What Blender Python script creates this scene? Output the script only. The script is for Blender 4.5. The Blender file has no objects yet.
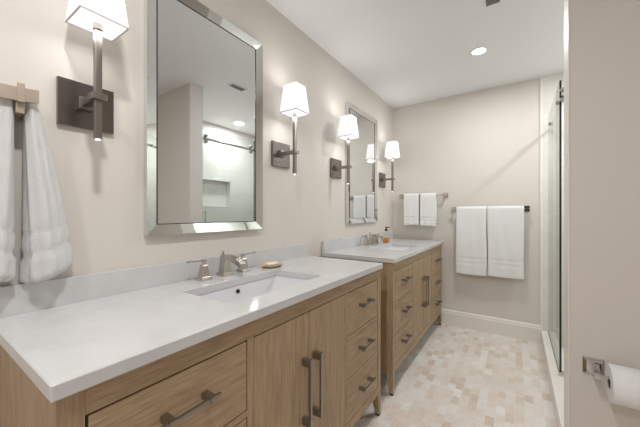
import bpy, bmesh, math, random
from mathutils import Vector, Matrix, noise
random.seed(7)
S = bpy.context.scene
COL = S.collection
# ------------------------------------------------------------------ camera
cam_d = bpy.data.cameras.new('camera'); cam = bpy.data.objects.new('camera', cam_d); COL.objects.link(cam)
cam.location = (1.223, 0.0, 1.19)
cam.rotation_euler = (math.radians(90), 0, math.atan(197/292))
cam_d.sensor_width = 36; cam_d.lens = 292/640*36; cam_d.clip_start = 0.02
S.camera = cam
# ------------------------------------------------------------------ world, exposure
w = bpy.data.worlds.new('world'); S.world = w; w.use_nodes = True
w.node_tree.nodes['Background'].inputs[0].default_value = (0.9, 0.95, 1.0, 1)
w.node_tree.nodes['Background'].inputs[1].default_value = 0.6
S.view_settings.view_transform = 'Standard'; S.view_settings.look = 'None'
S.view_settings.gamma = 1.0; S.view_settings.exposure = 0.17
DOWNLIGHT_W = 1.0; SCONCE_W = .42; SHADE_EMIT = 0.48; LENS_EMIT = 6.0
CEIL = 2.443; BACK = 3.37; RIGHT = 2.34; NEAR = -1.5; WING_Y = 1.622; WING_X = 1.407; WING_B = 1.75
CZ = 0.897
# ------------------------------------------------------------------ colour helpers
def lin(c): c /= 255.0; return c/12.92 if c <= .04045 else ((c+.055)/1.055)**2.4
def rgb(r, g, b): return (lin(r), lin(g), lin(b), 1)
def mat(name, col, rough=.5, metal=0, **kw):
    m = bpy.data.materials.new(name); m.use_nodes = True
    b = m.node_tree.nodes['Principled BSDF']
    b.inputs['Base Color'].default_value = col; b.inputs['Roughness'].default_value = rough
    b.inputs['Metallic'].default_value = metal
    for k, v in kw.items(): b.inputs[k.replace('_', ' ')].default_value = v
    return m
def nt(m): return m.node_tree.nodes, m.node_tree.links, m.node_tree.nodes['Principled BSDF']
def texco(n, l, scale=(1,1,1), rot=(0,0,0), kind='Object'):
    t = n.new('ShaderNodeTexCoord'); mp = n.new('ShaderNodeMapping')
    mp.inputs['Scale'].default_value = scale; mp.inputs['Rotation'].default_value = rot
    l.new(t.outputs[kind], mp.inputs['Vector']); return mp.outputs[0]
def ramp(n, stops):
    r = n.new('ShaderNodeValToRGB'); e = r.color_ramp.elements
    while len(e) < len(stops): e.new(.5)
    for q, (p, c) in zip(e, stops): q.position = p; q.color = c
    return r
def bump(n, l, b, src, strength, dist=.002):
    bp = n.new('ShaderNodeBump'); bp.inputs['Strength'].default_value = strength; bp.inputs['Distance'].default_value = dist
    l.new(src, bp.inputs['Height']); l.new(bp.outputs[0], b.inputs['Normal'])
def noise_n(n, l, v, scale, detail=3, rough=.5):
    t = n.new('ShaderNodeTexNoise'); t.inputs['Scale'].default_value = scale
    t.inputs['Detail'].default_value = detail; t.inputs['Roughness'].default_value = rough
    l.new(v, t.inputs['Vector']); return t.outputs[0]
def paint(name, col, rough=.6):
    m = mat(name, col, rough); n, l, b = nt(m)
    bump(n, l, b, noise_n(n, l, texco(n, l), 260, 3), .05, .001); return m
def oak(name, grain):
    m = mat(name, rgb(160, 134, 104), .5); n, l, b = nt(m)
    sc = {'y': (9, .75, 9), 'z': (9, 9, .75)}[grain]
    v = texco(n, l, sc)
    info = n.new('ShaderNodeObjectInfo'); add = n.new('ShaderNodeVectorMath'); add.operation = 'ADD'
    sc2 = n.new('ShaderNodeVectorMath'); sc2.operation = 'SCALE'; sc2.inputs['Scale'].default_value = 13
    cmb = n.new('ShaderNodeCombineXYZ')
    for i in range(3): l.new(info.outputs['Random'], cmb.inputs[i])
    l.new(cmb.outputs[0], sc2.inputs[0]); l.new(v, add.inputs[0]); l.new(sc2.outputs[0], add.inputs[1]); v = add.outputs[0]
    # cathedral figure: faint rings cut lengthwise, streaks and fine dark pores
    big = noise_n(n, l, v, .5, 1.5, .4)
    mul = n.new('ShaderNodeMath'); mul.operation = 'MULTIPLY'; mul.inputs[1].default_value = 90; l.new(big, mul.inputs[0])
    sn = n.new('ShaderNodeMath'); sn.operation = 'SINE'; l.new(mul.outputs[0], sn.inputs[0])
    v2 = n.new('ShaderNodeVectorMath'); v2.operation = 'MULTIPLY'; v2.inputs[1].default_value = {'y': (3.2, 1.6, 3.2), 'z': (3.2, 3.2, 1.6)}[grain]; l.new(v, v2.inputs[0])
    fine = noise_n(n, l, v2.outputs[0], 9, 3, .6)
    a = n.new('ShaderNodeMath'); a.operation = 'MULTIPLY_ADD'; a.inputs[1].default_value = .045; l.new(sn.outputs[0], a.inputs[0]); l.new(fine, a.inputs[2])
    r = ramp(n, [(.30, rgb(142, 118, 92)), (.5, rgb(166, 141, 112)), (.70, rgb(180, 156, 126))])
    l.new(a.outputs[0], r.inputs[0]); l.new(r.outputs[0], b.inputs['Base Color'])
    bump(n, l, b, a.outputs[0], .12, .001); return m
def tiles(name, cols, mortar, w_, h_, ms, rough, rot=(0,0,0), kind='Object', offset=.5, veins=True):
    m = mat(name, cols[0], rough); n, l, b = nt(m)
    v = texco(n, l, (1,1,1), rot, kind)
    t = n.new('ShaderNodeTexBrick'); t.offset = offset; t.inputs['Scale'].default_value = 1
    t.inputs['Color1'].default_value = (0,0,0,1); t.inputs['Color2'].default_value = (1,1,1,1)
    t.inputs['Brick Width'].default_value = w_; t.inputs['Row Height'].default_value = h_
    t.inputs['Mortar Size'].default_value = ms; t.inputs['Mortar Smooth'].default_value = .1; t.inputs['Bias'].default_value = 0
    l.new(v, t.inputs['Vector'])
    r = ramp(n, [(i/max(1, len(cols)-1), c) for i, c in enumerate(cols)]); l.new(t.outputs['Color'], r.inputs[0])
    src = r.outputs[0]
    if veins:
        nz = noise_n(n, l, v, 22, 5, .65); r2 = ramp(n, [(.3, (.88,.87,.86,1)), (.7, (1,1,1,1))]); l.new(nz, r2.inputs[0])
        mx = n.new('ShaderNodeMix'); mx.data_type = 'RGBA'; mx.blend_type = 'MULTIPLY'; mx.inputs[0].default_value = 1
        l.new(src, mx.inputs[6]); l.new(r2.outputs[0], mx.inputs[7]); src = mx.outputs[2]
    mm = n.new('ShaderNodeMix'); mm.data_type = 'RGBA'; l.new(t.outputs['Fac'], mm.inputs[0])
    l.new(src, mm.inputs[6]); mm.inputs[7].default_value = mortar; l.new(mm.outputs[2], b.inputs['Base Color'])
    inv = n.new('ShaderNodeMath'); inv.operation = 'SUBTRACT'; inv.inputs[0].default_value = 1; l.new(t.outputs['Fac'], inv.inputs[1])
    bump(n, l, b, inv.outputs[0], .3, .001); return m
def quartz():
    m = mat('white_quartz', rgb(226, 226, 226), .12); n, l, b = nt(m); v = texco(n, l)
    r = ramp(n, [(.35, rgb(202, 202, 203)), (.6, rgb(208, 208, 209))]); l.new(noise_n(n, l, v, 9, 6, .65), r.inputs[0])
    l.new(r.outputs[0], b.inputs['Base Color']); return m
def terry():
    m = mat('white_terry', rgb(244, 244, 244), .95); n, l, b = nt(m)
    b.inputs['Sheen Weight'].default_value = .2
    bump(n, l, b, noise_n(n, l, texco(n, l), 300, 3, .7), .9, .008); return m
def brushed(name, col, rough, metal=1):
    m = mat(name, col, rough, metal); n, l, b = nt(m)
    bump(n, l, b, noise_n(n, l, texco(n, l, (4, 4, 60)), 12, 3), .03, .0005); return m
def glass_mat(name, tint, ior=1.5):
    m = bpy.data.materials.new(name); m.use_nodes = True; n = m.node_tree.nodes; l = m.node_tree.links; n.clear()
    o = n.new('ShaderNodeOutputMaterial'); tr = n.new('ShaderNodeBsdfTransparent'); gl = n.new('ShaderNodeBsdfGlossy')
    tr.inputs[0].default_value = tint; gl.inputs['Roughness'].default_value = .0; mx = n.new('ShaderNodeMixShader')
    lw = n.new('ShaderNodeLayerWeight'); lw.inputs[0].default_value = .5; pw = n.new('ShaderNodeMath'); pw.operation = 'POWER'; pw.inputs[1].default_value = 5
    fr = n.new('ShaderNodeMath'); fr.operation = 'MULTIPLY_ADD'; fr.inputs[1].default_value = .9; fr.inputs[2].default_value = ((ior-1)/(ior+1))**2; l.new(lw.outputs['Facing'], pw.inputs[0]); l.new(pw.outputs[0], fr.inputs[0])
    l.new(fr.outputs[0], mx.inputs[0]); l.new(tr.outputs[0], mx.inputs[1]); l.new(gl.outputs[0], mx.inputs[2]); l.new(mx.outputs[0], o.inputs[0]); return m
def emit(name, col, strength, base=(.8,.8,.8,1)):
    m = mat(name, base, .8); n, l, b = nt(m)
    b.inputs['Emission Color'].default_value = col; b.inputs['Emission Strength'].default_value = strength; return m

WALL = paint('wall_paint', rgb(216, 210, 203)); CEILM = paint('ceiling_paint', rgb(240, 241, 242))
TRIM = mat('trim_paint', rgb(230, 226, 219), .35); CORNER = mat('corner_trim', rgb(236, 232, 228), .4)
OAKH, OAKV = oak('oak_along', 'y'), oak('oak_upright', 'z')
DARKIN = mat('cabinet_inside', rgb(70, 54, 38), .7)
QUARTZ = quartz(); TERRY = terry()
NICKEL = brushed('brushed_nickel', rgb(204, 197, 190), .22); PULLM = brushed('bronze_pull', rgb(158, 151, 146), .3)
RODM = brushed('satin_rod', rgb(150, 143, 138), .35)
PLATEM = brushed('dark_nickel_plate', rgb(134, 127, 125), .25); CHROME = mat('polished_chrome', rgb(205, 205, 205), .08, 1)
FLANGEM = mat('flange_dark_reflection', rgb(78, 72, 68), .15, 1)  # polished post metal, with the dark it reflects put into the base colour
HOOKM = brushed('warm_nickel', rgb(186, 172, 160), .45, .8)
MIRROR = mat('mirror_glass', (.80, .82, .82, 1), .003, 1); BEVEL = mat('bevelled_mirror', (.76, .78, .77, 1), .03, 1)
PORC = mat('white_porcelain', rgb(222, 222, 225), .08); BLACK = mat('black_plastic', rgb(22, 22, 22), .35)
DARKSEAL = mat('dark_glass_edge', rgb(24, 34, 32), .3)
SHADEM = emit('white_linen_shade', (.985, .98, 1, 1), SHADE_EMIT, rgb(235, 235, 238))
DIFFM = emit('shade_diffuser', (1, .985, .97, 1), .9)
LENSM = emit('lamp_lens', (1, .97, .93, 1), LENS_EMIT); TIPM = emit('tip_glint', (1, .97, .92, 1), 2.5)
SHADETRIM = mat('shade_trim', rgb(215, 212, 212), .6)
GLASS = glass_mat('clear_shower_glass', (.93, .96, .95, 1)); BOTTLEG = glass_mat('bottle_glass', (.95, .96, .95, 1), 1.35)
AMBER = mat('amber_soap', rgb(222, 140, 30), .15); PAPER = mat('white_paper', rgb(236, 236, 238), .9)
SOAPM = mat('soap_cream', rgb(236, 226, 212), .45); DISHM = mat('tan_dish', rgb(205, 176, 146), .5)
FLOORM = tiles('marble_mosaic_floor', [rgb(230, 222, 215), rgb(224, 210, 199), rgb(234, 230, 227), rgb(227, 217, 209), rgb(237, 234, 232), rgb(226, 213, 203), rgb(214, 197, 182)], rgb(224, 219, 214), .092, .0485, .0015, .35, (0, 0, math.pi/2))
TILE_R = tiles('white_wall_tile_side', [rgb(222, 220, 216), rgb(227, 225, 221)], rgb(204, 204, 202), .3, .1, .002, .15, (math.pi/2, 0, math.pi/2), veins=False)
TILE_B = tiles('white_wall_tile_back', [rgb(222, 220, 216), rgb(227, 225, 221)], rgb(214, 213, 210), .3, .1, .0015, .2, (math.pi/2, 0, 0), veins=False)
CURBM = mat('curb_stone', rgb(232, 229, 224), .25); VENTM = mat('vent_grey', rgb(120, 120, 120), .5)

# ------------------------------------------------------------------ mesh helpers
class MB:
    def __init__(s): s.bm = bmesh.new()
    def merge(s, t, M=None):
        if M is not None: bmesh.ops.transform(t, matrix=M, verts=t.verts)
        me = bpy.data.meshes.new('tmp'); t.to_mesh(me); t.free(); s.bm.from_mesh(me); bpy.data.meshes.remove(me); return s
    def box(s, x0, x1, y0, y1, z0, z1, bev=0, seg=2, M=None):
        t = bmesh.new(); bmesh.ops.create_cube(t, size=1)
        for v in t.verts: v.co = Vector((x0+(v.co.x+.5)*(x1-x0), y0+(v.co.y+.5)*(y1-y0), z0+(v.co.z+.5)*(z1-z0)))
        if bev: bmesh.ops.bevel(t, geom=list(t.edges), offset=bev, segments=seg, profile=.7, affect='EDGES')
        return s.merge(t, M)
    def cyl(s, c, r, h, axis='z', n=32, r2=None, M=None):
        t = bmesh.new(); bmesh.ops.create_cone(t, cap_ends=True, segments=n, radius1=r, radius2=r if r2 is None else r2, depth=h)
        R = {'z': Matrix(), 'x': Matrix.Rotation(math.pi/2, 4, 'Y'), 'y': Matrix.Rotation(-math.pi/2, 4, 'X')}[axis]
        bmesh.ops.transform(t, matrix=Matrix.Translation(c) @ R, verts=t.verts); return s.merge(t, M)
    def loft(s, rings, cap0=True, cap1=True, closed=True, loop=False):
        vs = [[s.bm.verts.new(p) for p in r] for r in rings]; n = len(vs[0])
        pairs = list(zip(vs, vs[1:])) + ([(vs[-1], vs[0])] if loop else [])
        for a, b in pairs:
            for i in range(n if closed else n-1): s.bm.faces.new((a[i], a[(i+1) % n], b[(i+1) % n], b[i]))
        if cap0 and not loop: s.bm.faces.new(vs[0][::-1])
        if cap1 and not loop: s.bm.faces.new(vs[-1])
        return s
    def lathe(s, prof, c=(0,0,0), n=32):
        return s.loft([[(c[0]+r*math.cos(2*math.pi*i/n), c[1]+r*math.sin(2*math.pi*i/n), c[2]+z) for i in range(n)] for r, z in prof])
    def build(s, name, m, parent=None, smooth=False, auto=None):
        bmesh.ops.recalc_face_normals(s.bm, faces=s.bm.faces)
        me = bpy.data.meshes.new(name); s.bm.to_mesh(me); s.bm.free()
        for x in (m if isinstance(m, (list, tuple)) else [m]): me.materials.append(x)
        if smooth:
            for p in me.polygons: p.use_smooth = True
            if auto: me.set_sharp_from_angle(angle=math.radians(auto))
        o = bpy.data.objects.new(name, me); COL.objects.link(o)
        if parent: o.parent = parent
        return o
def thing(name, label, cat, loc=(0,0,0), group=None):
    o = bpy.data.objects.new(name, None); COL.objects.link(o); o.empty_display_size = .05
    o.location = loc; o['label'] = label; o['category'] = cat
    if group: o['group'] = group
    return o
def tag(o, label, cat, group=None):
    o['label'] = label; o['category'] = cat
    if group: o['group'] = group
    return o
def struct(name, mb, m): o = mb.build(name, m); o['kind'] = 'structure'; return o
def copy_tree(o, parent=None):
    c = o.copy(); COL.objects.link(c); c.parent = parent
    for ch in list(o.children): copy_tree(ch, c)
    return c
def dup(root, loc, label, group=None):
    r = copy_tree(root); r.location = loc; r['label'] = label
    if group: r['group'] = group
    return r
def rrect(cx, cy, hx, hy, r, z, n=6):
    pts = []
    for k, (sx, sy) in enumerate(((1,1), (-1,1), (-1,-1), (1,-1))):
        for i in range(n+1):
            a = math.pi/2*k + math.pi/2*i/n
            pts.append((cx+sx*(hx-r)+r*math.cos(a), cy+sy*(hy-r)+r*math.sin(a), z))
    return pts

# ------------------------------------------------------------------ room shell
T = .12
struct('floor', MB().box(-T, RIGHT+T, NEAR-T, BACK+T, -.1, 0), FLOORM)
struct('ceiling', MB().box(-T, RIGHT+T, NEAR-T, BACK+T, CEIL, CEIL+.1), CEILM)
struct('wall_left', MB().box(-T, 0, NEAR-T, BACK, 0, CEIL), WALL)
struct('wall_back', MB().box(-T, WING_X, BACK, BACK+T, 0, CEIL), WALL)
struct('wall_shower_back', MB().box(WING_X, RIGHT+T, BACK-.008, BACK+T, 0, CEIL), TILE_B)
struct('wall_wing', MB().box(WING_X, RIGHT, WING_Y, WING_B, 0, CEIL), WALL)
struct('wall_shower_near', MB().box(1.53, RIGHT, WING_B, WING_B+.01, 0, CEIL), TILE_B)
struct('wall_right', MB().box(RIGHT, RIGHT+T, NEAR, WING_B, 0, CEIL), WALL)
NY0, NY1, NZ0, NZ1 = 2.22, 2.86, 1.28, 1.67
mb = MB(); R0, R1 = RIGHT, RIGHT+T
mb.box(R0, R1, WING_B, NY0, 0, CEIL).box(R0, R1, NY1, BACK, 0, CEIL).box(R0, R1, NY0, NY1, 0, NZ0).box(R0, R1, NY0, NY1, NZ1, CEIL).box(R0+.09, R1, NY0, NY1, NZ0, NZ1)
struct('wall_shower_side', mb, TILE_R)
mb = MB(); t_ = .012
mb.box(R0-.004, R0+.09, NY0, NY1, NZ0, NZ0+t_).box(R0-.004, R0+.09, NY0, NY1, NZ1-t_, NZ1).box(R0-.004, R0+.09, NY0, NY0+t_, NZ0, NZ1).box(R0-.004, R0+.09, NY1-t_, NY1, NZ0, NZ1)
struct('trim_niche', mb, CURBM)
# near wall with a doorway and closed door
DX0, DX1, DH = 1.15, 1.95, 2.03
struct('wall_near', MB().box(-T, DX0, NEAR-T, NEAR, 0, CEIL).box(DX1, RIGHT+T, NEAR-T, NEAR, 0, CEIL).box(DX0, DX1, NEAR-T, NEAR, DH, CEIL), WALL)
mb = MB().box(DX0-.07, DX0, NEAR, NEAR+.018, 0, DH+.07, .003).box(DX1, DX1+.07, NEAR, NEAR+.018, 0, DH+.07, .003).box(DX0, DX1, NEAR, NEAR+.018, DH, DH+.07, .003)
struct('trim_1', mb, TRIM)
mb = MB().box(DX0, DX1, NEAR-.045, NEAR-.015, 0, DH)
for z0, z1 in ((.2, .95), (1.08, 1.9)):
    for x0, x1 in ((DX0+.1, DX0+.1, ),) : pass
    for x0, x1, a, b in ((DX0+.1, DX1-.1, z0, z0+.02), (DX0+.1, DX1-.1, z1-.02, z1), (DX0+.1, DX0+.12, z0, z1), (DX1-.12, DX1-.1, z0, z1)):
        mb.box(x0, x1, NEAR-.016, NEAR-.008, a, b, .002)
d = struct('door_1', mb, TRIM)
MB().cyl((DX0+.07, NEAR+.0, 1.0), .026, .03, 'y').box(DX0+.06, DX0+.18, NEAR+.012, NEAR+.026, .992, 1.008, .003).build('door_handle', NICKEL, d)
def baseboard(name, a, b, y=None, x=None, s=1):
    mb = MB(); prof = [(0, 0), (.016, 0), (.016, .125), (.012, .135), (.012, .148), (.006, .158), (0, .16)]
    if y is not None: rings = [[(t, y-s*p, z) for p, z in prof] for t in (a, b)]
    else: rings = [[(x+s*p, t, z) for p, z in prof] for t in (a, b)]
    return struct(name, mb.loft(rings), TRIM)
baseboard('baseboard_back', 0.016, WING_X-.001, y=BACK)
baseboard('baseboard_left', NEAR, BACK, x=0)
baseboard('baseboard_wing', WING_X, RIGHT-.016, y=WING_Y)
baseboard('baseboard_right', NEAR, WING_Y, x=RIGHT, s=-1)
# tile edge strip on the back wall, corner bead of the wing wall, shower curb and pan
struct('trim_2', MB().box(WING_X-.006, WING_X+.012, BACK-.012, BACK, .12, CEIL, .002), CORNER)
struct('trim_3', MB().box(WING_X-.004, WING_X, WING_Y-.004, WING_B+.002, 0, CEIL, .001), CORNER)
struct('trim_shower_curb', MB().box(WING_X, WING_X+.115, WING_B+.002, BACK-.008, 0, .118, .004), CURBM)
struct('trim_shower_wall_end', MB().box(WING_X+.002, 1.53, WING_B, WING_B+.01, .118, CEIL), TILE_B)

# ------------------------------------------------------------------ recessed downlights
def downlight_proto():
    t = thing('recessed_downlight', 'x', 'ceiling light', (0,0,CEIL), 'recessed ceiling downlights')
    n = 40; R = lambda r, z: [(r*math.cos(2*math.pi*i/n), r*math.sin(2*math.pi*i/n), z) for i in range(n)]
    MB().loft([R(.062, -.0005), R(.062, -.004), R(.048, -.006), R(.046, -.0005)], False, False, loop=True).build('trim_ring', CEILM, t, True, 40)
    MB().loft([R(.0465, -.002), R(.03, -.0045), R(.001, -.005)], False, True).build('lens', LENSM, t, True)
    return t
dl = downlight_proto()
lights = [((.98, 2.55), 9.6, 'recessed downlight in the ceiling in front of the back wall towels'),
          ((1.99, 2.72), 1.7, 'recessed downlight in the ceiling above the shower'),
          ((.92, .12), 2.6, 'recessed downlight in the ceiling above the near vanity aisle'),
          ((1.0, -1.0), 1.6, 'recessed downlight in the ceiling close to the entry door')]
for i, ((x, y), watt, lab) in enumerate(lights):
    if i == 0: o = dl; o.location = (x, y, CEIL); o['label'] = lab
    else: o = dup(dl, (x, y, CEIL), lab)
    ld = bpy.data.lights.new('downlight_beam', 'AREA'); ld.shape = 'DISK'; ld.size = .12; ld.energy = watt*DOWNLIGHT_W
    ld.color = (1, .99, .975)
    lo = bpy.data.objects.new('downlight_beam', ld); COL.objects.link(lo); lo.parent = o; lo.location = (0, 0, -.012)
# ceiling vent
v = thing('ceiling_vent', 'grey slotted air vent in the ceiling over the aisle', 'vent', (1.105, 1.94, CEIL))
MB().box(-.035, .035, -.08, .08, -.003, 0).build('backing', VENTM, v)
mb = MB().box(-.047, -.035, -.092, .092, -.008, 0, .002).box(.035, .047, -.092, .092, -.008, 0, .002).box(-.035, .035, -.092, -.08, -.008, 0, .002).box(-.035, .035, .08, .092, -.008, 0, .002)
mb.build('frame', CEILM, v)
mb = MB()
for i in range(5): x = -.028+i*.014; mb.box(x-.002, x+.002, -.08, .08, -.008, -.003)
mb.build('slats', mat('vent_slat', rgb(150, 150, 150), .5), v)

# ------------------------------------------------------------------ vanity (local y from 0 at cabinet left end)
XF = .553; CL = 1.470
def pull(parent, horizontal, y, z, L):
    h = L/2
    p = bpy.data.objects.new('bar_pull', None)
    mb = MB(); bx = XF+.030
    if horizontal:
        mb.box(bx, bx+.009, y-h, y+h, z-.0055, z+.0055, .0012)
        for s in (-1, 1): mb.box(XF-.0005, bx+.011, y+s*(h-.024)-.0085, y+s*(h-.024)+.0085, z-.0078, z+.0078, .001)
    else:
        mb.box(bx, bx+.009, y-.005, y+.005, z-h, z+h, .0012)
        for s in (-1, 1): mb.box(XF-.0005, bx+.011, y-.0085, y+.0085, z+s*(h-.014)-.0135, z+s*(h-.014)+.0135, .001)
    return mb.build('bar_pull', PULLM, parent)
def make_vanity():
    t = thing('vanity_cabinet', 'light oak vanity cabinet with tapered legs, nearest the camera', 'cabinet', (0, .165, 0), 'oak vanity cabinets')
    ZT = CZ-.031; ZB = .135
    # legs: square posts at the corners, tapering below the case
    for (x0, x1, ys) in ((XF-.045, XF, (0, CL-.042)), (.004, .049, (0, CL-.042))):
        for y0 in ys:
            y1 = y0+.042; i_ = 1 if y0 == 0 else -1
            ix = -1 if x1 == XF else 1
            def q(z, k):   # k: taper of the inner sides
                xa, xb, ya, yb = x0, x1, y0, y1
                if ix < 0: xa += k
                else: xb -= k
                if i_ > 0: yb -= k
                else: ya += k
                return [(xa, ya, z), (xb, ya, z), (xb, yb, z), (xa, yb, z)]
            MB().loft([q(.012, .018), q(ZB+.01, 0), q(ZT, 0)]).build('leg', OAKV, t)
            a, b, c, d_ = q(0, .02)[0], 0, 0, 0
            w0 = q(0, .021); MB().loft([w0, [(p[0], p[1], .012) for p in w0]]).build('foot_glide', BLACK, t)
    # end panels, back, bottom, rails, stiles
    for y0, y1 in ((.006, .024), (CL-.024, CL-.006)):
        MB().box(.05, XF-.046, y0, y1, ZB+.035, ZT-.002).build('end_panel', OAKV, t)
        MB().box(.05, XF-.046, y0-.002, y1+.002, ZB, ZB+.035).build('end_rail', OAKH, t)
    MB().box(.02, .03, .043, CL-.043, ZB, ZT).build('back_panel', DARKIN, t)
    MB().box(.03, XF-.03, .025, CL-.025, ZB+.02, ZB+.035).build('bottom_panel', OAKH, t)
    MB().box(XF-.04, XF-.0225, .043, CL-.043, ZB+.036, ZT-.002).build('inner_carcass', DARKIN, t)
    MB().box(XF-.022, XF, .0425, CL-.0425, .812, ZT).build('top_rail', OAKH, t)
    MB().box(XF-.022, XF, .0425, CL-.0425, ZB, .181).build('bottom_rail', OAKH, t)
    Y = [.0445, .439, .464, 1.042, 1.064, CL-.0445]
    for y0, y1 in ((Y[1], Y[2]), (Y[3], Y[4])):
        MB().box(XF-.022, XF, y0, y1, .181, .812).build('stile', OAKV, t)
    rows = [(.600, .810), (.390, .582), (.183, .372)]
    g = .0032
    for y0, y1 in ((Y[0], Y[1]), (Y[4], Y[5])):
        for z0, z1 in rows:
            d = MB().box(XF-.0195, XF-.001, y0+g, y1-g, z0+.0028, z1-.0028, .0012).build('drawer', OAKH, t)
            pull(d, True, (y0+y1)/2, (z0+z1)/2+.018, .152)
        for z in (.5905, .381):
            MB().box(XF-.022, XF, y0, y1, z-.0085, z+.0085).build('drawer_rail', OAKH, t)
    ym = (Y[2]+Y[3])/2
    for y0, y1, hy in ((Y[2], ym, ym-.034), (ym, Y[3], ym+.034)):
        d = MB().box(XF-.0195, XF-.001, y0+g*.8, y1-g*.8, .1845, .808, .0012).build('door', OAKV, t)
        pull(d, False, hy-.003, .520, .250)
    return t
van = make_vanity()
V2 = 1.677
van2 = dup(van, (0, .165+V2, 0), 'light oak vanity cabinet farther away, next to the back wall')

# countertop with sink cut-out (local y 0 = counter left end)
CTL = 1.482; HX0, HX1, HY0, HY1 = .178, .460, .465, .992
def make_counter():
    t = thing('countertop', 'white quartz countertop with backsplash on the near oak vanity', 'countertop', (0, .155, 0), 'white vanity countertops')
    def ring(x0, x1, y0, y1, r, z): return rrect((x0+x1)/2, (y0+y1)/2, (x1-x0)/2, (y1-y0)/2, r, z, 5)
    o0, o1 = 0.001, .567; z0, z1 = CZ-.03, CZ; b = .0025
    rings = [ring(o0, o1-.001, .001, CTL-.001, .003, z0), ring(o0, o1, 0, CTL, .004, z0+b), ring(o0, o1, 0, CTL, .004, z1-b), ring(o0+b, o1-b, b, CTL-b, .004, z1),
             ring(HX0-.002, HX1+.002, HY0-.002, HY1+.002, .017, z1), ring(HX0, HX1, HY0, HY1, .015, z1-.002), ring(HX0, HX1, HY0, HY1, .015, z0)]
    MB().loft(rings, loop=True).build('slab', QUARTZ, t)
    MB().box(.001, .021, 0, CTL, CZ, CZ+.086, .0015).build('backsplash', QUARTZ, t)
    return t
ct = make_counter(); ct2 = dup(ct, (0, .155+V2, 0), 'white quartz countertop with backsplash on the far oak vanity')
def make_sink():
    t = thing('undermount_sink', 'white rectangular porcelain sink in the near countertop', 'sink', (0, .155, 0), 'white undermount sinks')
    cx, cy = (HX0+HX1)/2, (HY0+HY1)/2; hx, hy = (HX1-HX0)/2, (HY1-HY0)/2; z = CZ-.031
    prof = [(hx+.02, hy+.02, .03, z), (hx+.004, hy+.004, .02, z), (hx+.002, hy+.0, .02, z-.008), (hx-.004, hy-.03, .03, z-.05), (hx-.012, hy-.075, .035, z-.105), (hx-.03, hy-.10, .04, z-.122), (.05, .08, .04, z-.128),
            (.05, .08, .04, z-.14), (hx-.01, hy-.06, .04, z-.13), (hx+.012, hy+.012, .03, z-.02), (hx+.02, hy+.02, .03, z-.012)]
    mb = MB(); n = 8
    rs = [rrect(cx, cy, a, b_, r, zz, n) for a, b_, r, zz in prof]
    mb.loft(rs, False, False, loop=True)
    # floor of the bowl
    fl = [mb.bm.verts.new((p[0], p[1], z-.128)) for p in rrect(cx, cy, .05, .08, .04, 0, n)]; mb.bm.faces.new(fl)
    bmesh.ops.remove_doubles(mb.bm, verts=mb.bm.verts, dist=.0001)
    mb.build('bowl', PORC, t, True, 50)
    MB().lathe([(.001, .001), (.012, .0015), (.02, .003), (.024, .002), (.025, 0)], (cx, cy, z-.128)).build('drain', CHROME, t, True)
    xo = HX0+.0025
    mb = MB().cyl((xo+.001, cy-.0, z-.026), .0095, .006, 'x'); mb.build('overflow_hole', BLACK, t)
    return t
sk = make_sink(); sk2 = dup(sk, (0, .155+V2, 0), 'white rectangular porcelain sink in the far countertop')

# ------------------------------------------------------------------ widespread faucet
def sq(cx, cy, h, z, hy=None): hy = h if hy is None else hy; return [(cx-h, cy-hy, z), (cx+h, cy-hy, z), (cx+h, cy+hy, z), (cx-h, cy+hy, z)]
def make_faucet():
    t = thing('widespread_faucet', 'x', 'faucet', (.075, .155+.74, CZ), 'brushed nickel widespread faucets')
    for s in (-1, 1):
        c = s*.112
        b = MB().loft([sq(0, c, .026, 0), sq(0, c, .026, .007), sq(0, c, .022, .009), sq(0, c, .022, .013), sq(0, c, .0185, .016), sq(0, c, .012, .060), sq(0, c, .013, .064), sq(0, c, .011, .068), sq(0, c, .006, .070), sq(0, c, .006, .080)]).build('handle_base', NICKEL, t)
        m = MB().box(-.009, .009, c-.009, c+.009, .079, .091, .0015)
        a = [(-.0055, c+s*.005, .082), (.0055, c+s*.005, .082), (.0055, c+s*.005, .089), (-.0055, c+s*.005, .089)]
        e = [(-.004, c+s*.075, .086), (.004, c+s*.075, .086), (.004, c+s*.075, .091), (-.004, c+s*.075, .091)]
        m.loft([a, e]); m.box(-.0055, .0055, min(c+s*.068, c+s*.08), max(c+s*.068, c+s*.08), .084, .093, .001)
        m.build('lever', NICKEL, b)
    sp = MB().loft([sq(0, 0, .029, 0), sq(0, 0, .029, .008), sq(0, 0, .025, .010), sq(0, 0, .025, .015), sq(0, 0, .021, .018), sq(-.002, 0, .013, .088, .015), sq(-.002, 0, .013, .098, .015)])
    def xs(x, zt, zb, w): return [(x, -w, zb), (x, w, zb), (x, w, zt), (x, -w, zt)]
    sp.loft([xs(.0, .100, .078, .0145), xs(.035, .099, .076, .0145), xs(.085, .088, .064, .0145), xs(.118, .076, .052, .0145), xs(.127, .066, .044, .0145)])
    sp.cyl((.108, 0, .048), .010, .014, 'z', 20)
    sp.build('spout', NICKEL, t)
    MB().box(-.017, -.009, -.004, .004, .098, .108).box(-.019, -.007, -.006, .006, .108, .115, .0015).build('lift_rod', NICKEL, t)
    return t
fa = make_faucet(); fa['label'] = 'brushed nickel two-handle faucet behind the near sink'
dup(fa, (.075, .155+.74+V2, CZ), 'brushed nickel two-handle faucet behind the far sink')

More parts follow.
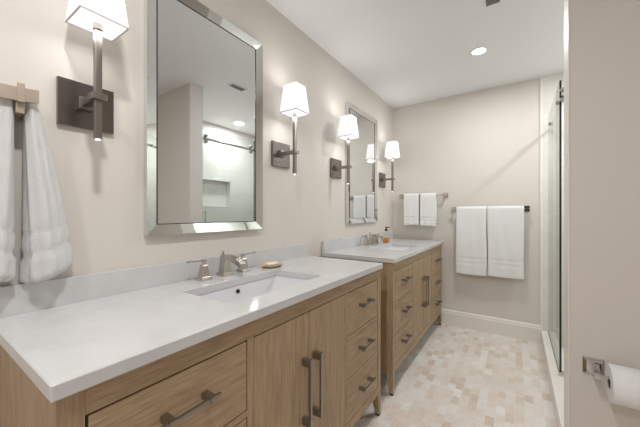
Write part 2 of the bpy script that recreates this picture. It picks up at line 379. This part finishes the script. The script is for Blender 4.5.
# ------------------------------------------------------------------ framed mirrors
def make_mirror(y0=0, W=.625, z0=1.103, z1=2.150):
    t = thing('wall_mirror', 'x', 'mirror', (0, .566, 0), 'silver framed wall mirrors')
    y1 = y0+W; hi, lo, wd = .028, .017, .043
    R = lambda x, k: [(x, y0+k, z0+k), (x, y1-k, z0+k), (x, y1-k, z1-k), (x, y0+k, z1-k)]
    MB().box(.001, .016, y0+.004, y1-.004, z0+.004, z1-.004).build('backing', mat('mirror_backing', rgb(150, 146, 140), .5), t)
    Z = lambda c, k: {'b': [(lo, y0+wd, z0+wd), (lo, y1-wd, z0+wd)]}
    def strip(a, b, c, d_):   # outer a-b, inner c-d
        A, B, C_, D = Vector(a), Vector(b), Vector(c), Vector(d_)
        def ex(p, x): return (x, p[1], p[2])
        mb = MB()
        r0 = [ex(A, .001), ex(A, hi), ex(C_, lo), ex(C_, .016)]; r1 = [ex(B, .001), ex(B, hi), ex(D, lo), ex(D, .016)]
        mb.loft([r0, r1]); return mb
    O = [(0, y0, z0), (0, y1, z0), (0, y1, z1), (0, y0, z1)]; I = [(0, y0+wd, z0+wd), (0, y1-wd, z0+wd), (0, y1-wd, z1-wd), (0, y0+wd, z1-wd)]
    g = .0006
    for i in range(4):
        j = (i+1) % 4
        strip(O[i], O[j], I[i], I[j]).build('frame_strip', BEVEL, t)
    MB().box(.0155, .0165, y0+wd-.002, y1-wd+.002, z0+wd-.002, z1-wd+.002).build('mirror_pane', MIRROR, t)
    mb = MB(); a, b, c, d_ = y0+wd, y1-wd, z0+wd, z1-wd; e = .0028
    mb.box(.016, .019, a, a+e, c, d_).box(.016, .019, b-e, b, c, d_).box(.016, .019, a+e, b-e, c, c+e).box(.016, .019, a+e, b-e, d_-e, d_)
    mb.build('inner_bead', mat('dark_bead', rgb(70, 72, 70), .3, .6), t)
    return t
mi = make_mirror(); mi['label'] = 'large rectangular wall mirror with silver frame, over the near sink'
dup(mi, (0, 2.205, 0), 'rectangular wall mirror with silver frame, over the far sink')

# ------------------------------------------------------------------ sconces
def make_sconce():
    t = thing('wall_sconce', 'x', 'wall lamp', (0, .372, 1.556), 'brushed nickel wall sconces with white shades')
    MB().box(.0005, .016, -.070, .086, -.078, .072, .001).build('backplate', PLATEM, t)
    RX = .125
    MB().box(.016, .034, -.020, .020, -.020, .020, .002).box(.034, RX-.012, -.0125, .0125, -.010, .010, .001).box(RX-.024, RX+.020, -.020, .020, -.010, .010, .002).build('arm', RODM, t)
    MB().box(RX-.0095, RX+.0095, -.0095, .0095, -.131, .245, .003).build('rod', RODM, t, True, 40)
    MB().cyl((RX, 0, -.1325), .0065, .004, 'z', 24).build('rod_tip', TIPM, t, True, 40)  # bright glint on the clear rod end, painted with emission; not a lamp
    MB().cyl((RX, 0, .228), .013, .030, 'z', 24).build('collar', NICKEL, t, True, 40)
    zb, zt, hb, ht, th = .228, .392, .064, .048, .0025
    s = MB().loft([rrect(RX, 0, hb, hb, .004, zb, 3), rrect(RX, 0, ht, ht, .004, zt, 3), rrect(RX, 0, ht-th, ht-th, .003, zt, 3), rrect(RX, 0, hb-th, hb-th, .003, zb, 3)], loop=True).build('lamp_shade', SHADEM, t)
    MB().loft([rrect(RX, 0, hb+.0008, hb+.0008, .004, zb-.001, 3), rrect(RX, 0, hb+.0003, hb+.0003, .004, zb+.0045, 3), rrect(RX, 0, hb-th-.001, hb-th-.001, .003, zb+.0045, 3), rrect(RX, 0, hb-th-.001, hb-th-.001, .003, zb-.001, 3)], loop=True).build('trim_band', SHADETRIM, s)
    MB().loft([rrect(RX, 0, hb-th-.0012, hb-th-.0012, .003, zb+.003, 3), rrect(RX, 0, hb-th-.0015, hb-th-.0015, .003, zb+.005, 3)]).build('diffuser', DIFFM, s)
    MB().lathe([(.006, .245), (.012, .25), (.018, .27), (.02, .29), (.014, .31), (.001, .318)], (RX, 0, 0), 16).build('bulb', LENSM, t, True)
    return t
SY = [.372, 1.358, 2.024, 3.005]
SL = ['wall sconce with white shade left of the near mirror, nearest the camera', 'wall sconce with white shade just right of the near mirror',
      'wall sconce with white shade just left of the far mirror', 'wall sconce with white shade right of the far mirror, by the back wall corner']
sc = make_sconce()
for i, (y, lab) in enumerate(zip(SY, SL)):
    if i == 0: o = sc; o['label'] = lab
    else: o = dup(sc, (0, y, 1.556), lab)
    for z, e in ((.43, SCONCE_W*.35), (.19, SCONCE_W*.5)):   # the lamp's light, upwards through the open top and downwards through the diffuser
        ld = bpy.data.lights.new('sconce_glow', 'AREA'); ld.size = .08 if z > .3 else .11; ld.energy = e; ld.color = (1, .975, .945)
        lo = bpy.data.objects.new('sconce_glow', ld); COL.objects.link(lo); lo.parent = o; lo.location = (.125, 0, z-.02 if z > .3 else z+.018)
        if z > .3: lo.rotation_euler = (math.pi, 0, 0)

# ------------------------------------------------------------------ towels over bars on the back wall
def towel_mesh(W, Hf, Hb, seed, r_bar=.009):
    """folded towel hanging over a bar along x; local origin = bar centre, x from 0 to W, front towards -y"""
    th = .016; rnd = random.Random(seed); ph = [rnd.uniform(0, 6.28) for _ in range(6)]
    path = []   # centre line (y,z), normal outwards
    rc = r_bar+th/2+.0005; N = 46
    for i in range(N): z = -Hf + Hf*i/(N); path.append((-rc, z, -1, 0, i))
    for i in range(9): a = math.pi - math.pi*i/8; path.append((rc*math.cos(a), rc*math.sin(a), math.cos(a), math.sin(a), N+i))
    for i in range(1, 20): z = -Hb*i/19; path.append((rc, z, 1, 0, N+9+i))
    nx = 30; rings = []
    for k in range(nx+1):
        u = k/nx; x = u*W; outer = []; inner = []
        edge = min(1, min(u, 1-u)*W/.006)*.45+.55 if 0 < k < nx else .35
        for (y, z, ny, nz, i) in path:
            front = i < N
            d = -z
            wob = .0022*math.sin(u*9+ph[0]+d*3)*min(1, d*4)+.0015*math.sin(u*17+ph[1]-d*5)*min(1, d*5) if z < 0 else 0
            t_ = th*edge
            if front:
                db = Hf-d   # from bottom edge
                for q in (.17*Hf*1.0, .24*Hf):
                    if abs(db-q) < .007: t_ *= .5
                if db < .012: t_ *= .75
            o_ = t_/2+abs(wob)*0
            sag = -.006*math.sin(math.pi*u)*0 + .004*math.sin(u*4+ph[2])*(d/Hf if z < 0 else 0)
            xx = x + (.004*math.sin(d*9+ph[3])*min(1, d*2) if z < 0 else 0)*(2*u-1)
            outer.append((xx, y+ny*o_+(wob if front else 0), z+nz*o_+sag)); inner.append((xx, y-ny*o_+(wob if front else 0), z-nz*o_+sag))
        rings.append(outer+inner[::-1])
    return MB().loft(rings)
def towel(x, y, z, W, H, label, group, seed):
    o = towel_mesh(W, H, H*.9, seed).build('towel', TERRY, None, True, 60); o.location = (x, y, z); return tag(o, label, 'towel', group)
def towel_bar(x0, x1, z, label):
    t = thing('towel_bar', label, 'towel rail', ((x0+x1)/2, BACK, z), 'towel bars on the back wall'); h = (x1-x0)/2
    MB().box(-h, h, -.086, -.074, -.006, .006, .0015).build('bar', NICKEL, t)
    for s in (-1, 1):
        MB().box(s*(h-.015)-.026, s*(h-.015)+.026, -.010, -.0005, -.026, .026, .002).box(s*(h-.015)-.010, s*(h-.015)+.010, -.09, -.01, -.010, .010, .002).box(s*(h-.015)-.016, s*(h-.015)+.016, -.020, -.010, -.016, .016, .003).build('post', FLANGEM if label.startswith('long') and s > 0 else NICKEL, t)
    return t
towel_bar(.095, .600, 1.388, 'short nickel towel bar on the back wall beside the far vanity')
towel_bar(.655, 1.310, 1.236, 'long nickel towel bar on the back wall, lower and nearer the shower')
BY = BACK-.08
towel(.160, BY, 1.388, .166, .325, 'small white hand towel on the short bar, left one', 'folded hand towels on the short bar', 1)
towel(.342, BY, 1.388, .166, .330, 'small white hand towel on the short bar, right one', 'folded hand towels on the short bar', 2)
towel(.703, BY, 1.236, .272, .655, 'large white bath towel on the long bar, left one beside the vanity', 'folded bath towels on the long bar', 3)
towel(.985, BY, 1.236, .292, .650, 'large white bath towel on the long bar, right one nearer the shower', 'folded bath towels on the long bar', 4)

# ------------------------------------------------------------------ T hook on the left wall with draped hand towel
HY, HZ = .207, 1.503
t = thing('towel_hook', 'brushed nickel towel hook with curved crossbar on the left wall', 'towel hook', (0, HY, HZ))
MB().box(.0005, .010, -.022, .022, -.040, .006, .002).build('wall_plate', HOOKM, t)
MB().box(.010, .080, -.009, .009, -.034, .0, .002).build('arm', HOOKM, t)
mb = MB(); rings = []
for k in range(25):
    y = -.118+.155*k/24*1.0; u = (y+.04)/.078
    dz = .006*u*u; x = .078
    rings.append([(x, y, -.003+dz-.0), (x+.008, y, -.003+dz), (x+.008, y, .034+dz), (x, y, .034+dz)])
mb.loft(rings).build('crossbar', HOOKM, t)
MB().box(.086, .0925, -.008, .007, -.006, .047, .0015).build('centre_tab', HOOKM, t)
def hook_towel():
    # centre path in the (y,z) plane; u: 0 bottom of left lobe .. 1 bottom of right lobe
    P_, A, B, D = [], [], [], []
    NL = 44; top = HZ+.022
    for i in range(NL):                       # left lobe going up
        f = i/(NL-1); z = 1.015+(HZ-.02-1.015)*f
        P_.append((HY-.063+.036*f**1.6, z)); w = (1-f)
        A.append(.056-.036*f**1.5); B.append(.040-.010*f); D.append(f)
    for i in range(1, 8):                     # over the arm
        a = math.pi*(1-i/8); P_.append((HY+.026*math.cos(a), HZ+.0+.018*math.sin(a))); A.append(.012 if 2 < i < 6 else .016); B.append(.026); D.append(1)
    for i in range(NL):                       # right lobe going down
        f = 1-i/(NL-1); z = .998+(HZ-.02-.998)*f
        P_.append((HY+.066-.036*f**1.35, z)); A.append(.050-.032*f**1.3); B.append(.042-.013*f); D.append(f)
    n = 56; rings = []; M = len(P_)
    for j, (y, z) in enumerate(P_):
        y0, z0 = P_[max(0, j-1)]; y1, z1 = P_[min(M-1, j+1)]
        tx, tz = y1-y0, z1-z0; L = math.hypot(tx, tz); ny, nz = -tz/L, tx/L     # in-plane normal
        low = 1-D[j]; side = -1 if j < M/2 else 1
        k_end = 1.0
        if j < 3 or j > M-4: k_end = [.72, .93, 1][min(j, M-1-j)]
        border = 1.0
        if low > .85 : border = 1.08
        if .80 < low <= .85: border = .95
        if .72 < low <= .80: border = 1.02
        if .69 < low <= .72: border = .93
        if .60 < low <= .69: border = 1.0
        r = []
        for i in range(n):
            a = 2*math.pi*i/n
            fold = 1+.17*math.sin(3*a+1.0+side*.6+low*1.1)*min(1, .5+low)+.10*math.sin(7*a+2*low+side)*min(1, .4+low)
            ca, sa = math.cos(a)*A[j]*fold*k_end*border, math.sin(a)*B[j]*fold*k_end*border
            fz = noise.noise(Vector((ca*40+side*3, sa*40, z*26)))*.004*min(1, low*3)
            slope = (.10*(ca if side > 0 else 0))*0
            r.append((.042+sa+fz*(1 if sa > 0 else -1), y+ny*ca, z+nz*ca + (side*.33*(ny*ca)*low)))
        rings.append(r)
    return MB().loft(rings)
o = hook_towel().build('hand_towel', TERRY, None, True)
tag(o, 'white hand towel bunched and draped over the hook on the left wall', 'towel')

# ------------------------------------------------------------------ soap dish, soap and dispenser
SX, SYY = .105, 1.185
dish = MB(); n = 40
prof = [(.001, 0), (.6, 0), (.75, .002), (1.0, .013), (1.0, .016), (.94, .0155), (.74, .008), (.001, .007)]
dish.loft([[(r*.052*math.cos(2*math.pi*i/n), r*.070*math.sin(2*math.pi*i/n), z) for i in range(n)] for r, z in prof])
o = dish.build('soap_dish', DISHM, None, True, 50); o.location = (SX, SYY, CZ); tag(o, 'shallow oval tan soap dish beside the near faucet', 'soap dish')
so = MB(); n = 32
so.loft([[(r*.028*math.cos(2*math.pi*i/n), r*.042*math.sin(2*math.pi*i/n), z) for i in range(n)] for r, z in [(.5, 0), (.8, .002), (.97, .007), (1, .011), (.93, .016), (.7, .0175), (.35, .0185), (.01, .0187)]])
o = so.build('soap_bar', SOAPM, None, True); o.location = (SX, SYY, CZ+.0072); tag(o, 'cream oval bar of soap lying in the tan dish', 'soap')
t = thing('soap_dispenser', 'clear glass soap dispenser with amber soap and black pump by the far faucet', 'soap dispenser', (.135, 2.80, CZ))
MB().lathe([(.001, 0), (.030, 0), (.034, .003), (.034, .085), (.030, .097), (.014, .108), (.012, .12), (.001, .12)]).build('bottle', BOTTLEG, t, True, 40)
MB().lathe([(.001, .003), (.031, .003), (.032, .005), (.032, .048), (.001, .048)]).build('liquid_soap', AMBER, t, True, 40)
p = MB().lathe([(.001, .119), (.015, .119), (.015, .134), (.010, .137), (.005, .138), (.005, .150), (.012, .151), (.012, .160), (.001, .161)])
p.box(0, .036, -.005, .005, .151, .159, .002).build('pump', BLACK, t, True, 40)

# ------------------------------------------------------------------ toilet roll and holder on the wing wall
RXc, RZc, RYc = 1.567, .560, WING_Y-.082
t = thing('toilet_paper_holder', 'polished nickel toilet paper holder with square plates on the right wall', 'toilet paper holder', (0, WING_Y, 0))
for px, vis in ((1.482, 1), (1.652, 0)):
    zc = RZc+.004
    def r4(h, y): return [(px-h, y, zc-h), (px+h, y, zc-h), (px+h, y, zc+h), (px-h, y, zc+h)]
    MB().loft([r4(.033, -.0005), r4(.033, -.005), r4(.028, -.009), r4(.028, -.012), r4(.022, -.016)]).build('wall_plate', CHROME, t)
    MB().box(px-.009, px+.009, RYc-WING_Y-.007, -.014, RZc-.009, RZc+.009, .002).build('arm', CHROME, t)
MB().cyl((RXc, RYc-WING_Y, RZc), .0065, .165, 'x', 20).build('spindle', CHROME, t, True, 40)
mb = MB(); n = 64; R = lambda r, x: [(x, r*math.cos(2*math.pi*i/n), r*math.sin(2*math.pi*i/n)) for i in range(n)]
Ro, Ri, h = .069, .0215, .053
t = thing('toilet_roll', 'white toilet paper roll on the holder of the right wall', 'toilet paper', (RXc, RYc, RZc-.0145))
mb.loft([R(Ri+.0012, -h), R(Ro-.003, -h), R(Ro, -h+.003), R(Ro, h-.003), R(Ro-.003, h), R(Ri+.0012, h)], loop=True).build('paper', PAPER, t, True, 45)
MB().loft([R(Ri, -h+.0005), R(Ri+.0012, -h+.0005), R(Ri+.0012, h-.0005), R(Ri, h-.0005)], loop=True).build('cardboard_core', mat('cardboard', rgb(120, 104, 88), .9), t, True, 45)

# ------------------------------------------------------------------ shower enclosure
GX = WING_X+.055
t = thing('shower_enclosure', 'frameless glass shower screen with chrome sliding rail on the white curb', 'shower screen', (GX, 2.5, .118))
MB().box(-.005, .005, 0, .86, .004, 1.955, .001).build('fixed_pane', GLASS, t)
MB().box(-.0056, .0056, -.0045, .0, .004, 1.955).build('pane_edge', DARKSEAL, t)
MB().box(-.008, .008, 0, .861, 0, .006).build('bottom_channel', NICKEL, t)
d = MB().box(.028, .036, -.738, .07, .012, 1.955, .001).build('sliding_door', GLASS, t)
MB().box(.0275, .0365, -.7415, -.738, .012, 1.955).build('door_edge', DARKSEAL, d)
rl = MB().cyl((.0175, .055, 1.845), .0125, 1.60, 'y', 24).build('rail', CHROME, t, True, 40)
for y in (.12, .70):
    MB().cyl((0, y, 1.845), .014, .03, 'x', 24).build('rail_clamp', CHROME, t, True, 40)
for y in (-.66, -.04):
    for z in (1.875, 1.815):
        MB().cyl((.018, y, z+.0), .019, .020, 'x', 28).cyl((.0, y, z), .012, .018, 'x', 20).build('roller', CHROME, d, True, 40)
MB().box(-.012, .04, -.02, .01, .0, .026, .002).build('door_guide', NICKEL, t)
for s in (-1, 1): pass
h = MB().cyl((.052, -.64, .95), .008, .30, 'z', 16)
for z in (.83, 1.07): h.cyl((.044, -.64, z), .006, .018, 'x', 12)
h.build('door_handle', CHROME, d, True, 40)
